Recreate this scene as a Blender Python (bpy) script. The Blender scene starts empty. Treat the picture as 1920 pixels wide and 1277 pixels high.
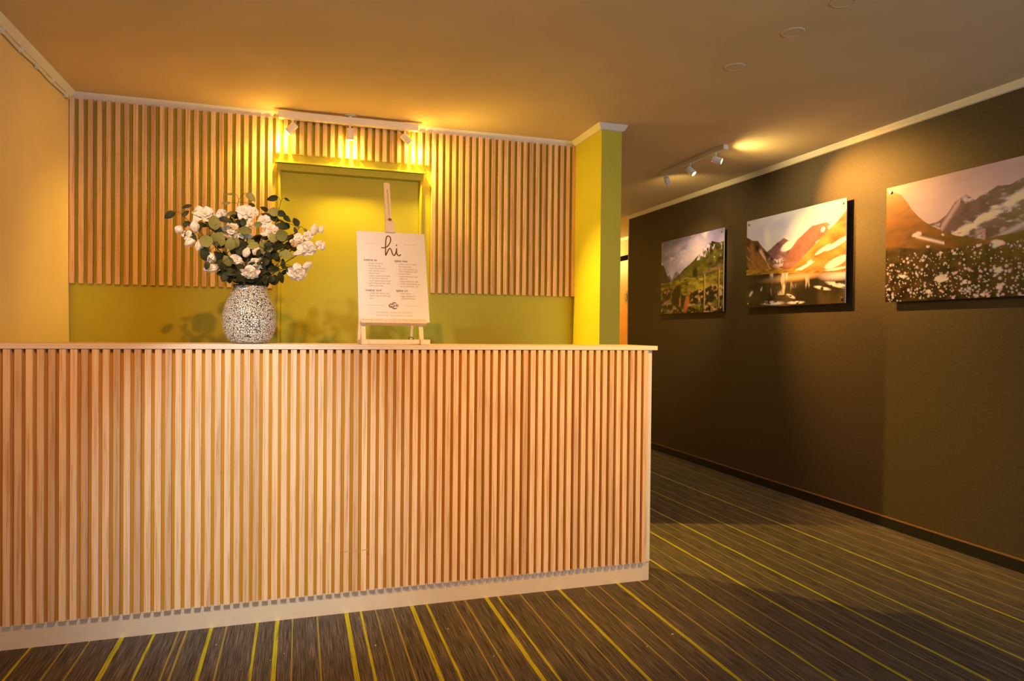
import bpy, bmesh, math, random
import numpy as np
from mathutils import Vector, Matrix, noise as mnoise

PI = math.pi
C = bpy.context.scene.collection
random.seed(7)

# ------------------------------------------------------------------ camera frame
HC = 1.16                                   # lens height above the carpet
CX, CY, F = 960.0, 638.5, 1280.0
def _d(u, v): return Vector((u - CX, v - CY, F))
_Y = _d(561, 619.5).normalized()
_X = _d(5050, 665.0); _X = (_X - _Y * _X.dot(_Y)).normalized()
_Z = _X.cross(_Y)
if _Z.y > 0: _Z = -_Z
O = Vector((0, 0, HC))
def ray(u, v):
    d = _d(u, v); return Vector((_X.dot(d), _Y.dot(d), _Z.dot(d)))
def on_y(u, v, y): r = ray(u, v); return O + r * (y / r.y)
def on_x(u, v, x): r = ray(u, v); return O + r * (x / r.x)
def on_z(u, v, z): r = ray(u, v); return O + r * ((z - HC) / r.z)

cd = bpy.data.cameras.new('camera'); cam = bpy.data.objects.new('camera', cd); C.objects.link(cam)
cd.sensor_width = 36; cd.lens = 36 * F / 1920; cd.clip_start = 0.05
M = Matrix(((_X.x, -_X.y, -_X.z, 0), (_Y.x, -_Y.y, -_Y.z, 0), (_Z.x, -_Z.y, -_Z.z, HC), (0, 0, 0, 1)))
cam.matrix_world = M
sc = bpy.context.scene
sc.camera = cam
sc.view_settings.view_transform = 'Standard'; sc.view_settings.look = 'None'
sc.view_settings.gamma = 1; sc.view_settings.use_curve_mapping = False
sc.view_settings.exposure = 0.12

# ------------------------------------------------------------------ materials
def mat(name, col, rough=0.6, metal=0.0, spec=0.5, **kw):
    m = bpy.data.materials.new(name); m.use_nodes = True
    b = m.node_tree.nodes['Principled BSDF']
    b.inputs['Base Color'].default_value = (*col, 1); b.inputs['Roughness'].default_value = rough
    b.inputs['Metallic'].default_value = metal; b.inputs['Specular IOR Level'].default_value = spec
    for k, v in kw.items(): b.inputs[k].default_value = v
    return m
def N(m, t, **kw):
    n = m.node_tree.nodes.new(t)
    for k, v in kw.items(): setattr(n, k, v)
    return n
def L(m, a, b): m.node_tree.links.new(a, b)
def BS(m): return m.node_tree.nodes['Principled BSDF']
def coords(m, scale):
    t = N(m, 'ShaderNodeTexCoord'); mp = N(m, 'ShaderNodeMapping'); mp.inputs['Scale'].default_value = scale
    L(m, t.outputs['Object'], mp.inputs['Vector']); return mp.outputs['Vector']
def noise(m, vec, scale=1.0, detail=3, rough=0.55):
    n = N(m, 'ShaderNodeTexNoise'); n.inputs['Scale'].default_value = scale; n.inputs['Detail'].default_value = detail
    n.inputs['Roughness'].default_value = rough; L(m, vec, n.inputs['Vector']); return n.outputs['Fac']
def ramp(m, fac, stops):
    r = N(m, 'ShaderNodeValToRGB'); cr = r.color_ramp
    while len(cr.elements) < len(stops): cr.elements.new(0.5)
    for e, (p, c) in zip(cr.elements, stops): e.position = p; e.color = (*c, 1)
    L(m, fac, r.inputs['Fac']); return r.outputs['Color']
def mixc(m, fac, a, b, mode='MIX'):
    n = N(m, 'ShaderNodeMix', data_type='RGBA', blend_type=mode)
    for sock, v in ((0, fac), (6, a), (7, b)):
        if hasattr(v, 'is_output'): L(m, v, n.inputs[sock])
        else: n.inputs[sock].default_value = v if sock == 0 else (*v, 1)
    return n.outputs[2]
def math_(m, op, a, b=None, c=None):
    n = N(m, 'ShaderNodeMath', operation=op)
    for i, v in enumerate((a, b, c)):
        if v is None: continue
        if hasattr(v, 'is_output'): L(m, v, n.inputs[i])
        else: n.inputs[i].default_value = v
    return n.outputs[0]
def bump(m, h, strength=0.2, dist=0.01):
    b = N(m, 'ShaderNodeBump'); b.inputs['Strength'].default_value = strength; b.inputs['Distance'].default_value = dist
    L(m, h, b.inputs['Height']); L(m, b.outputs['Normal'], BS(m).inputs['Normal'])

def paint(name, col, grain=0.12, rough=0.62):
    m = mat(name, col, rough, spec=0.3)
    v = coords(m, (1, 1, 1)); n = noise(m, v, 160, 2); n2 = noise(m, v, 1.7, 3)
    d = tuple(c * 0.93 for c in col); l = tuple(min(1, c * 1.05) for c in col)
    L(m, ramp(m, n2, [(0.3, d), (0.7, l)]), BS(m).inputs['Base Color']); bump(m, n, grain, 0.003); return m
M_lime = paint('lime_paint', (0.54, 0.51, 0.050))
M_cream = paint('cream_paint', (0.76, 0.58, 0.34))
M_ceil = paint('ceiling_paint', (0.80, 0.64, 0.40), 0.35, 0.8)
M_white = mat('white_gloss_trim', (0.80, 0.76, 0.70), 0.4)
M_lampw = mat('white_lamp_enamel', (0.85, 0.83, 0.78), 0.35)
M_black = mat('black_trim', (0.012, 0.012, 0.013), 0.45)
M_basetop = mat('skirting_brown_edge', (0.20, 0.10, 0.05), 0.5)
M_dark = mat('dark_gap', (0.03, 0.02, 0.012), 0.8)
M_steel = mat('standoff_steel', (0.62, 0.60, 0.56), 0.25, 1.0)
M_brass = mat('brass_screw', (0.35, 0.24, 0.10), 0.35, 1.0)
M_glow = mat('lamp_glow', (1, 0.8, 0.5), 0.4)
BS(M_glow).inputs['Emission Color'].default_value = (1, 0.72, 0.36, 1); BS(M_glow).inputs['Emission Strength'].default_value = 14

def wood(name, base, dark, var=0.35, vscale=(95, 95, 3.0), rough=0.5):
    """pale ply edge strips: fine vertical grain, each strip a little different"""
    m = mat(name, base, rough, spec=0.35)
    v = coords(m, vscale); g = noise(m, v, 1.0, 4, 0.7)
    geo = N(m, 'ShaderNodeNewGeometry'); rnd = geo.outputs['Random Per Island']
    off = N(m, 'ShaderNodeVectorMath', operation='ADD'); L(m, v, off.inputs[0])
    cmb = N(m, 'ShaderNodeCombineXYZ'); L(m, math_(m, 'MULTIPLY', rnd, 61.0), cmb.inputs[0]); L(m, math_(m, 'MULTIPLY', rnd, 37.0), cmb.inputs[2])
    L(m, cmb.outputs[0], off.inputs[1])
    g = noise(m, off.outputs[0], 1.0, 4, 0.65)
    col = ramp(m, g, [(0.30, dark), (0.52, base), (0.75, tuple(min(1, c * 1.08) for c in base))])
    v2 = coords(m, (260, 260, 7)); g2 = noise(m, v2, 1.0, 2, 0.5)
    streak = ramp(m, g2, [(0.66, (0, 0, 0)), (0.78, (1, 1, 1))])
    col = mixc(m, math_(m, 'MULTIPLY', streak, 0.30), col, tuple(c * 0.42 for c in dark))
    tone = ramp(m, rnd, [(0.0, (1 - var * 0.9, 1 - var * 1.15, 1 - var * 1.4)), (0.35, (1 - var * .35, 1 - var * .45, 1 - var * .55)), (0.7, (1, 1, 1)), (1, (1.0, 0.97, 0.93))])
    col = mixc(m, 1.0, col, tone, 'MULTIPLY')
    L(m, col, BS(m).inputs['Base Color']); bump(m, g, 0.08, 0.002)
    return m
M_slat = wood('birch_slat', (0.83, 0.57, 0.36), (0.58, 0.30, 0.12), 0.30)
M_back = mat('oiled_backing_board', (0.62, 0.30, 0.025), 0.6)
M_top = wood('worktop_laminate', (0.78, 0.62, 0.50), (0.70, 0.54, 0.42), 0.03, (2, 60, 60))
M_easel = wood('whitewashed_easel_wood', (0.82, 0.70, 0.54), (0.76, 0.62, 0.45), 0.05)
M_endp = mat('pale_end_panel', (0.66, 0.58, 0.52), 0.35, spec=0.5)

def kick_mat():
    m = mat('brushed_metal_plinth', (0.92, 0.76, 0.62), 0.4, 0.35)
    BS(m).inputs['Anisotropic'].default_value = 0.85; tg = N(m, 'ShaderNodeTangent', direction_type='RADIAL', axis='Z'); L(m, tg.outputs[0], BS(m).inputs['Tangent'])
    v = coords(m, (3, 3, 260)); n = noise(m, v, 1.0, 3)
    L(m, ramp(m, n, [(0.3, (0.26,) * 3), (0.7, (0.38,) * 3)]), BS(m).inputs['Roughness']); bump(m, n, 0.05, 0.002)
    return m
M_kick = kick_mat()

def carpet_mat():
    m = mat('striped_carpet', (0.05, 0.04, 0.035), 0.95, spec=0.15)
    tc = N(m, 'ShaderNodeTexCoord'); sp = N(m, 'ShaderNodeSeparateXYZ'); L(m, tc.outputs['Object'], sp.inputs[0]); X = sp.outputs[0]
    v = coords(m, (290, 6, 1)); n1 = noise(m, v, 1.0, 2, 0.65)
    v2 = coords(m, (38, 0.6, 1)); n2 = noise(m, v2, 1.0, 3, 0.6)
    v3 = coords(m, (420, 300, 1)); n3 = noise(m, v3, 1.0, 1)
    col = ramp(m, n1, [(0.30, (0.032, 0.026, 0.024)), (0.50, (0.096, 0.078, 0.070)), (0.70, (0.21, 0.165, 0.145))])
    col = mixc(m, 1.0, col, ramp(m, n2, [(0.3, (0.80, 0.79, 0.79)), (0.7, (1.15, 1.12, 1.1))]), 'MULTIPLY')
    stripes = [(-0.922, 2), (-0.806, 1), (-0.734, 1), (-0.628, 4), (-0.519, 2), (-0.433, 1), (-0.405, 1.5), (-0.318, 3), (-0.263, 1),
               (-0.15, 2), (-0.076, 3.5), (-0.018, .7), (0.077, 1), (0.192, 4), (0.25, 2), (0.310, .6), (0.379, 1), (0.461, 4), (0.525, 2), (0.638, 1),
               (0.691, 1.5), (0.787, 4), (0.84, 2), (0.943, 1), (1.054, 1), (1.129, 3), (1.247, 1), (1.319, 1), (1.42, 3.5),
               (1.53, 1.5), (1.63, .6), (1.729, 2.2), (1.85, .7), (1.973, 3), (2.06, .7), (2.15, .7), (2.236, 3.2), (2.34, .7), (2.42, .6), (2.5, 2.2), (2.60, .7), (2.72, .7), (2.833, 2.6), (2.94, .7), (3.05, .6),
               (3.192, 1.3), (3.3, .6), (-1.05, 3)]
    tot = {}
    for cls, pick in (('bold', lambda w: w >= 2), ('fine', lambda w: w < 2)):
        acc = None
        for x, w in stripes:
            if not pick(w): continue
            hw = 0.0012 + 0.0018 * w
            c = math_(m, 'COMPARE', X, x, hw)
            acc = c if acc is None else math_(m, 'MAXIMUM', acc, c)
        tot[cls] = acc
    frac = ramp(m, n1, [(0.34, (0.35,) * 3), (0.5, (1, 1, 1))])
    col = mixc(m, math_(m, 'MULTIPLY', tot['fine'], 0.75), col, (0.38, 0.30, 0.06))
    col = mixc(m, math_(m, 'MULTIPLY', tot['bold'], frac), col, (0.46, 0.43, 0.02))
    L(m, col, BS(m).inputs['Base Color'])
    bump(m, math_(m, 'ADD', n1, n3), 0.5, 0.004)
    return m
M_carpet = carpet_mat()

def textile_wall():
    m = mat('woven_dark_wallcovering', (0.1, 0.06, 0.03), 0.55, spec=0.3)
    h = noise(m, coords(m, (420, 420, 40)), 1.0, 2, 0.6); w = noise(m, coords(m, (45, 45, 520)), 1.0, 2, 0.6)
    s = math_(m, 'MULTIPLY', math_(m, 'ADD', h, w), 0.5)
    L(m, ramp(m, s, [(0.35, (0.045, 0.032, 0.024)), (0.65, (0.088, 0.064, 0.048))]), BS(m).inputs['Base Color'])
    bump(m, s, 0.35, 0.002); return m
M_wallr = textile_wall()

# ------------------------------------------------------------------ mesh helpers
def link(name, bm, m, parent=None, smooth=False, mats=None):
    me = bpy.data.meshes.new(name); bm.to_mesh(me); bm.free()
    o = bpy.data.objects.new(name, me); C.objects.link(o)
    for mm in (mats or [m]): me.materials.append(mm)
    if smooth:
        for p in me.polygons: p.use_smooth = True
    if parent:
        o.parent = parent; o.matrix_parent_inverse = Matrix.Translation(parent.location).inverted() if parent.rotation_euler.to_matrix().is_identity else parent.matrix_basis.inverted()
    return o
def NB(): return bmesh.new()
def box(bm, x0, x1, y0, y1, z0, z1, bev=0.0, mtx=None, mi=0):
    vs = [bm.verts.new(p) for p in ((x0, y0, z0), (x1, y0, z0), (x1, y1, z0), (x0, y1, z0), (x0, y0, z1), (x1, y0, z1), (x1, y1, z1), (x0, y1, z1))]
    fs = [bm.faces.new([vs[i] for i in q]) for q in ((3, 2, 1, 0), (4, 5, 6, 7), (0, 1, 5, 4), (1, 2, 6, 5), (2, 3, 7, 6), (3, 0, 4, 7))]
    for f in fs: f.material_index = mi
    geo = vs
    if bev > 0:
        es = list({e for f in fs for e in f.edges})
        r = bmesh.ops.bevel(bm, geom=es, offset=bev, segments=2, affect='EDGES', profile=0.6)
        geo = list({v for f in r['faces'] for v in f.verts} | {v for v in vs if v.is_valid})
    if mtx is not None:
        bmesh.ops.transform(bm, matrix=mtx, verts=geo)
    return geo
def tube(bm, pts, r, seg=8, r1=None, cap=True, mi=0):
    pts = [Vector(p) for p in pts]; n = len(pts); rings = []
    up = Vector((0.31, 0.2, 0.93))
    for i, p in enumerate(pts):
        t = (pts[min(i + 1, n - 1)] - pts[max(i - 1, 0)])
        t = t.normalized() if t.length > 1e-9 else Vector((0, 0, 1))
        a = t.cross(up)
        if a.length < 1e-3: a = t.cross(Vector((1, 0, 0)))
        a.normalize(); b = t.cross(a)
        rr = r if r1 is None else r + (r1 - r) * i / max(1, n - 1)
        rings.append([bm.verts.new(p + a * math.cos(2 * PI * k / seg) * rr + b * math.sin(2 * PI * k / seg) * rr) for k in range(seg)])
    for i in range(n - 1):
        for k in range(seg):
            f = bm.faces.new((rings[i][k], rings[i][(k + 1) % seg], rings[i + 1][(k + 1) % seg], rings[i + 1][k])); f.material_index = mi
    if cap:
        f = bm.faces.new(list(reversed(rings[0]))); f.material_index = mi
        f = bm.faces.new(rings[-1]); f.material_index = mi
def lathe(bm, prof, seg=48, loc=(0, 0, 0), mtx=None):
    rings = []; new = []
    for r, z in prof:
        if r < 1e-6: v = bm.verts.new((loc[0], loc[1], loc[2] + z)); rings.append([v]); new.append(v)
        else:
            ring = [bm.verts.new((loc[0] + r * math.cos(2 * PI * k / seg), loc[1] + r * math.sin(2 * PI * k / seg), loc[2] + z)) for k in range(seg)]
            rings.append(ring); new += ring
    for a, b in zip(rings, rings[1:]):
        for k in range(seg):
            if len(a) == 1 and len(b) == 1: continue
            if len(a) == 1: bm.faces.new((a[0], b[(k + 1) % seg], b[k]))
            elif len(b) == 1: bm.faces.new((a[k], a[(k + 1) % seg], b[0]))
            else: bm.faces.new((a[k], a[(k + 1) % seg], b[(k + 1) % seg], b[k]))
    if mtx is not None: bmesh.ops.transform(bm, matrix=mtx, verts=new)
    return new
def prism(bm, prof, p0, p1, e1, e2, miter0=None, miter1=None):
    """extrude a profile [(a,b)] (a along e1, b along e2) from p0 to p1"""
    e1, e2 = Vector(e1), Vector(e2)
    d = (Vector(p1) - Vector(p0)).normalized()
    A = [bm.verts.new(Vector(p0) + e1 * a + e2 * b + d * ((miter0 or 0) * a)) for a, b in prof]
    B = [bm.verts.new(Vector(p1) + e1 * a + e2 * b + d * ((miter1 or 0) * a)) for a, b in prof]
    n = len(prof)
    for i in range(n): bm.faces.new((A[i], A[(i + 1) % n], B[(i + 1) % n], B[i]))
    bm.faces.new(list(reversed(A))); bm.faces.new(B)
    bmesh.ops.recalc_face_normals(bm, faces=bm.faces)
def empty(name, loc, label, cat, group=None):
    o = bpy.data.objects.new(name, None); C.objects.link(o); o.location = loc; o.empty_display_size = 0.1
    o['label'] = label; o['category'] = cat
    if group: o['group'] = group
    return o
def tag(o, label, cat, group=None, kind=None):
    o['label'] = label; o['category'] = cat
    if group: o['group'] = group
    if kind: o['kind'] = kind
    return o
def struct(o, label=None, cat=None):
    o['kind'] = 'structure'
    if label: o['label'] = label
    if cat: o['category'] = cat
    return o

# ------------------------------------------------------------------ the room
ZC = 2.437                      # ceiling
XL, XR = -1.19, 3.417           # left wall, right wall
YB = 4.262                      # wall behind the counter
YF = -2.6                       # wall behind the camera
PX0, PX1, PY = 1.752, 1.888, 3.826   # partition end that shows as a lime pillar
YE = 6.72                       # far end of the dark wall
XH, YH = 4.14, 10.2             # recessed hall wall, hall end

def slab(name, b, m, label, cat):
    bm = NB(); box(bm, *b); return struct(link(name, bm, m), label, cat)
slab('floor', (XL - .2, XH + .2, YF - .2, YH + .2, -0.1, 0), M_carpet, 'dark brown carpet with thin and bold lime stripes', 'floor')
slab('ceiling', (XL - .2, XH + .2, YF - .2, YH + .2, ZC, ZC + .1), M_ceil, 'plain painted ceiling over lobby and hallway', 'ceiling')
slab('wall_left', (XL - .15, XL, YF, YB + .15, 0, ZC), M_cream, 'cream wall at the left end of the counter', 'wall')
slab('wall_right', (XR, XR + .12, YF, YE, 0, ZC), M_wallr, 'dark brown textile covered wall carrying three landscape prints', 'wall')
bm = NB(); box(bm, XL, -.108, YB, YB + .12, 0, ZC); box(bm, .712, PX0, YB, YB + .12, 0, ZC); box(bm, -.108, .712, YB, YB + .12, 2.098, ZC); box(bm, -.108, .712, YB + .06, YB + .12, 0, 2.098)
struct(link('wall_back', bm, M_lime), 'lime painted wall behind the counter', 'wall')
slab('wall_partition', (PX0, PX1, PY, YH, 0, ZC), M_lime, 'lime partition wall end standing between counter and hallway', 'wall')
slab('wall_hall', (XH, XH + .12, YE, YH, 0, ZC), M_cream, 'recessed hallway wall around the orange door', 'wall')
slab('wall_return', (XR + .12, XH, YE - .12, YE, 0, ZC), M_cream, None, None)
slab('wall_end', (PX1, XH + .12, YH, YH + .12, 0, ZC), M_cream, None, None)
# front wall (behind the camera) with a glazed opening at its right
DX0, DX1, DZ = 1.75, 3.25, 2.15
bm = NB(); box(bm, XL, DX0, YF - .12, YF, 0, ZC); box(bm, DX1, XR, YF - .12, YF, 0, ZC); box(bm, DX0, DX1, YF - .12, YF, DZ, ZC)
struct(link('wall_front', bm, M_cream))

# cornices (cove strip, 37 mm high)
COVE = [(0, 0), (0.030, 0), (0.026, -0.008), (0.010, -0.034), (0, -0.037)]
bm = NB(); prism(bm, COVE, (XL, YF, ZC), (XL, YB, ZC), (1, 0, 0), (0, 0, 1), 0, -1); struct(link('trim_1', bm, M_white), 'white cornice strip along top of cream left wall', 'cornice')
bm = NB(); prism(bm, COVE, (XL, YB, ZC), (PX0, YB, ZC), (0, -1, 0), (0, 0, 1), 1, -1); struct(link('trim_2', bm, M_white), 'white cornice strip above the timber slats', 'cornice')
bm = NB(); prism(bm, COVE, (PX0, YB, ZC), (PX0, PY, ZC), (-1, 0, 0), (0, 0, 1), 1, 1)
prism(bm, COVE, (PX0, PY, ZC), (PX1, PY, ZC), (0, -1, 0), (0, 0, 1), -1, 1)
prism(bm, COVE, (PX1, PY, ZC), (PX1, YH, ZC), (1, 0, 0), (0, 0, 1), -1, 0); struct(link('trim_3', bm, M_white), 'white cornice strip wrapping the lime partition end', 'cornice')
bm = NB(); prism(bm, COVE, (XR, YF, ZC), (XR, YE, ZC), (-1, 0, 0), (0, 0, 1)); struct(link('trim_4', bm, M_white), 'white cornice strip along top of the dark wall', 'cornice')
bm = NB(); prism(bm, COVE, (XH, YE, ZC), (XH, YH, ZC), (-1, 0, 0), (0, 0, 1)); struct(link('trim_5', bm, M_white), 'white cornice strip above the orange hallway door', 'cornice')
# skirting on the dark wall with a brown top edge
bm = NB(); box(bm, XR - .014, XR, YF, YE, 0, .060, mi=0); box(bm, XR - .016, XR, YF, YE, .060, .066, mi=1)
struct(link('baseboard_right', bm, None, mats=[M_black, M_basetop]), 'black skirting with brown top edge under the dark wall', 'skirting')
# corner bead at the far end of the dark wall
bm = NB(); box(bm, XR - .004, XR + .125, YE, YE + .012, 0, ZC - .037); struct(link('trim_6', bm, M_cream))

# lime door behind the counter
d1 = bpy.data.objects.new('door_1', None); C.objects.link(d1); d1.location = (0.30, YB, 0)
struct(d1, 'lime painted door behind the counter, the sign in front', 'door')
bm = NB(); box(bm, -.1075, .7115, YB + .018, YB + .0595, 0.0, 2.0975, .001); link('door_leaf', bm, M_lime, d1)
bm = NB()
for a, b in ((-.128, -.110), (.714, .732)):
    box(bm, a, b, YB - .016, YB - .0005, 0, 2.100, .002)
    box(bm, a + .004, b - .006, YB - .021, YB - .015, 0, 2.100, .002)
link('door_frame', bm, M_lime, d1)
bm = NB(); box(bm, -.130, .734, YB - .024, YB - .0005, 2.100, 2.139, .002); box(bm, -.138, .742, YB - .042, YB - .0005, 2.140, 2.150, .002)
link('lintel', bm, M_lime, d1)

# hallway door (orange) with its plaque
q0 = on_x(1168, 489.5, XH - .02).z; q1 = on_x(1168, 480.5, XH - .02).z
d2 = bpy.data.objects.new('door_2', None); C.objects.link(d2); d2.location = (XH, 8.1, 0)
struct(d2, 'bright orange hallway door seen past the dark wall edge', 'door')
M_orange = mat('orange_door', (0.80, 0.33, 0.035), 0.5)
bm = NB(); box(bm, XH - .03, XH - .001, 7.55, 8.62, 0, q0, .002); link('door_leaf', bm, M_orange, d2)
bm = NB(); box(bm, XH - .04, XH - .001, 7.49, 8.68, q0, q1, .002); link('door_head', bm, mat('matt_black_head', (.010, .009, .008), .95, spec=0.0), d2)
nc = on_x(1175.5, 557, XH - .034)
M_plq = mat('olive_plaque', (0.34, 0.24, 0.05), 0.5)
plq = empty('number_plaque', (XH - .034, nc.y, nc.z), 'round olive number plaque on the orange hallway door', 'sign')
bm = NB(); lathe(bm, [(0, 0), (.085, 0), (.085, .004), (0, .004)], 32, mtx=Matrix.Translation((XH - .03, nc.y, nc.z)) @ Matrix.Rotation(-PI / 2, 4, 'Y')); link('disc', bm, M_plq, plq)
def text_mesh(body, size, m4, bm, align='LEFT', extrude=0.0, spacing=1.0, bold=0.0, mi=0):
    cu = bpy.data.curves.new('t', 'FONT'); cu.body = body; cu.size = size; cu.align_x = align; cu.extrude = extrude; cu.space_character = spacing; cu.offset = bold
    cu.resolution_u = 2
    o = bpy.data.objects.new('t', cu); C.objects.link(o)
    dg = bpy.context.evaluated_depsgraph_get(); me = bpy.data.meshes.new_from_object(o.evaluated_get(dg))
    n0 = len(bm.verts); f0 = len(bm.faces); bm.from_mesh(me); bm.verts.ensure_lookup_table(); bm.faces.ensure_lookup_table()
    bmesh.ops.transform(bm, matrix=m4, verts=bm.verts[n0:])
    for f in bm.faces[f0:]: f.material_index = mi
    bpy.data.objects.remove(o); bpy.data.curves.remove(cu); bpy.data.meshes.remove(me)
MX = Matrix(((0, 0, -1, XH - .0346), (-1, 0, 0, nc.y), (0, 1, 0, nc.z - .045), (0, 0, 0, 1)))
bm = NB(); text_mesh('3', .125, MX, bm, 'CENTER', .0004, bold=.001); link('numeral', bm, M_dark, plq)

# ------------------------------------------------------------------ slat panels on the back wall
def slats(bm, x0, n, pitch, w, y0, y1, z0, z1, jit=0.0, rnd=random.Random(3)):
    for i in range(n):
        x = x0 + i * pitch
        dz = rnd.uniform(-jit, jit)
        box(bm, x, x + w, y0, y1, z0 + dz, z1, 0.0012)
YS0, YS1 = 4.229, YB - .0008
for nm, lab, x0, n, p, z0 in (('slat_panel', 'tall timber slat panel left of the lime door, behind the bouquet', -1.187, 24, .0438, 1.403),
                         ('slat_panel', 'short row of timber slats above the lime door', -.137, 21, .0440, 2.196),
                         ('slat_panel', 'tall timber slat panel between the lime door and the yellow partition', .785, 23, .0429, 1.403)):
    bm = NB(); slats(bm, x0, n, p, .024, YS0, YS1, z0, ZC - .034, .0012)
    tag(link(nm, bm, M_slat), lab, 'wall panel', 'timber slat panels on the back wall')

# ------------------------------------------------------------------ counter
CY0 = 2.865
ct = empty('reception_counter', (0.2, 3.0, 0), 'long timber slatted reception counter with pale worktop and metal kickplate', 'counter')
bm = NB(); slats(bm, -1.0018 - 5 * .03468, 79, .03468, .0226, CY0 - .0225, CY0 - .001, .092, 1.0835, .0006); link('slat_cladding', bm, M_slat, ct)
bm = NB(); box(bm, XL + .003, 1.558, CY0, CY0 + .018, .090, 1.079); box(bm, XL + .003, 1.55, CY0 + .004, CY0 + .03, 1.072, 1.084); link('backing_board', bm, M_back, ct)
bm = NB(); box(bm, XL + .003, 1.580, CY0, CY0 + .018, 0.0, .0895, .0008); link('kickplate', bm, M_kick, ct)
bm = NB(); box(bm, 1.5585, 1.580, CY0 - .006, 3.12, .0900, 1.0835, .001); link('end_panel', bm, M_endp, ct)
bm = NB(); box(bm, XL + .003, 1.598, CY0 - .026, 3.15, 1.0845, 1.104, .0012); link('worktop', bm, M_top, ct)
bm = NB(); box(bm, XL + .003, 1.558, 3.10, 3.12, 0, 1.084); link('rear_panel', bm, M_back, ct)
bm = NB()
for k in range(3):
    a = on_y(644 + k * 17, 1034.5 - k * 1.5, CY0 - .0232)
    box(bm, a.x, a.x + .0237, CY0 - .0231, CY0 - .0226, a.z - .002, a.z + .0015)
M_tape = mat('tape_residue', (0.62, 0.30, 0.16), 0.6)
link('tape_mark', bm, M_tape, ct)

# ------------------------------------------------------------------ cable on the left wall
bm = NB(); ys = [2.2 + .1 * i for i in range(21)]
cb = empty('wall_cable', (XL + .012, 3.2, 2.378), 'thin cable clipped to the cream wall just under the cornice', 'cable')
tube(bm, [(XL + .010, y, 2.383 + .006 * math.sin(y * 15.7) * 0.6) for y in ys], .0075, 8); link('cable', bm, M_white, cb, True)
for y in (2.5, 2.72, 2.93, 3.13, 3.33, 3.532, 3.732, 3.93, 4.14):
    bm = NB(); box(bm, XL + .0005, XL + .021, y - .009, y + .009, 2.372, 2.394, .003); link('cable_clip', bm, M_white, cb)

# ------------------------------------------------------------------ track lights
def head(root, base, direction, length=.066, rad=.0215):
    """small cylindrical lamp head hung on a stem; returns the lamp mouth"""
    base = Vector(base); d = Vector(direction).normalized()
    piv = base - Vector((0, 0, .045))
    h = bpy.data.objects.new('lamp_head', None)
    bm = NB(); a = piv - d * .022
    q = d.to_track_quat('Z', 'Y').to_matrix().to_4x4(); T = Matrix.Translation(a) @ q
    lathe(bm, [(0, 0), (rad * .92, 0), (rad, .004), (rad, length), (rad * .88, length), (rad * .84, length - .006), (0, length - .006)], 24, mtx=T)
    h = link('lamp_head', bm, M_lampw, root, False)
    bm = NB(); tube(bm, [base, piv], .0055, 8); tube(bm, [piv + Vector((0, -.012, 0)), piv + Vector((0, .012, 0))], .007, 8); s = link('stem', bm, M_lampw, root)
    bm = NB(); lathe(bm, [(0, length - .005), (rad * .80, length - .005), (0, length - .0048)], 20, mtx=T); g = link('bulb_face', bm, M_glow, None)
    g.parent = h; g.matrix_parent_inverse = h.matrix_basis.inverted() @ Matrix.Identity(4)
    g.matrix_parent_inverse = (Matrix.Translation(root.location)).inverted() @ Matrix.Translation(root.location)
    return a + d * (length + .006)

YT = 4.176
t1 = empty('track_light', (.281, YT, ZC), 'white track light with three spots above the lime door', 'track light', 'ceiling track lights')
bm = NB(); box(bm, -.122, .686, YT - .016, YT + .016, 2.384, 2.424, .002); link('rail', bm, M_lampw, t1)
bm = NB(); lathe(bm, [(0, 2.423), (.011, 2.423), (.011, 2.432), (.033, 2.433), (.035, ZC - .0002), (0, ZC - .0002)], 24, loc=(.281, YT, 0)); link('ceiling_rose', bm, M_lampw, t1)
A1, A2, A3 = (-.55, .06, -.62), (0, .10, -1), (.62, .05, -.55)
m1 = head(t1, (-.043, YT, 2.384), A1)
m2 = head(t1, (.281, YT, 2.384), A2)
m3 = head(t1, (.606, YT, 2.384), A3)
XT = 2.725
t2 = empty('track_light', (XT, 4.4, ZC), 'white track light with three spots on the hallway ceiling', 'track light', 'ceiling track lights')
bm = NB(); box(bm, XT - .016, XT + .016, 3.975, 4.83, 2.408, 2.4365, .002); link('rail', bm, M_lampw, t2)
bm = NB(); box(bm, XT - .018, XT + .018, 3.962, 4.010, 2.405, 2.4367, .002); link('end_cap', bm, M_lampw, t2)
B1, B2, B3 = (.66, .62, -.70), (.69, -.84, -1.12), (.69, -.60, -.36)
n1 = head(t2, (XT, 4.736, 2.408), B1)
n2 = head(t2, (XT, 4.402, 2.408), B2)
n3 = head(t2, (XT, 4.080, 2.408), B3)

bm = NB(); rc = random.Random(9)
for px, py in ((405, 1210), (533, 1226), (507, 1239), (704, 1211), (926, 1231), (939, 1220), (1213, 1213), (1260, 1190), (1445, 1130), (1487, 1225), (840, 1180), (1262, 1190)):
    p = on_z(px, py, 0); w_ = rc.uniform(.0012, .0026)
    box(bm, -w_, w_, -w_ * .8, w_ * .8, .0002, .003, .0006, Matrix.Translation((p.x, p.y, 0)) @ Matrix.Rotation(rc.uniform(0, 3), 4, 'Z'))
tag(link('crumbs', bm, mat('pale_crumb', (.75, .6, .42), .8)), 'tiny pale crumbs scattered over the striped carpet', 'crumbs', kind='stuff')

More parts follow.
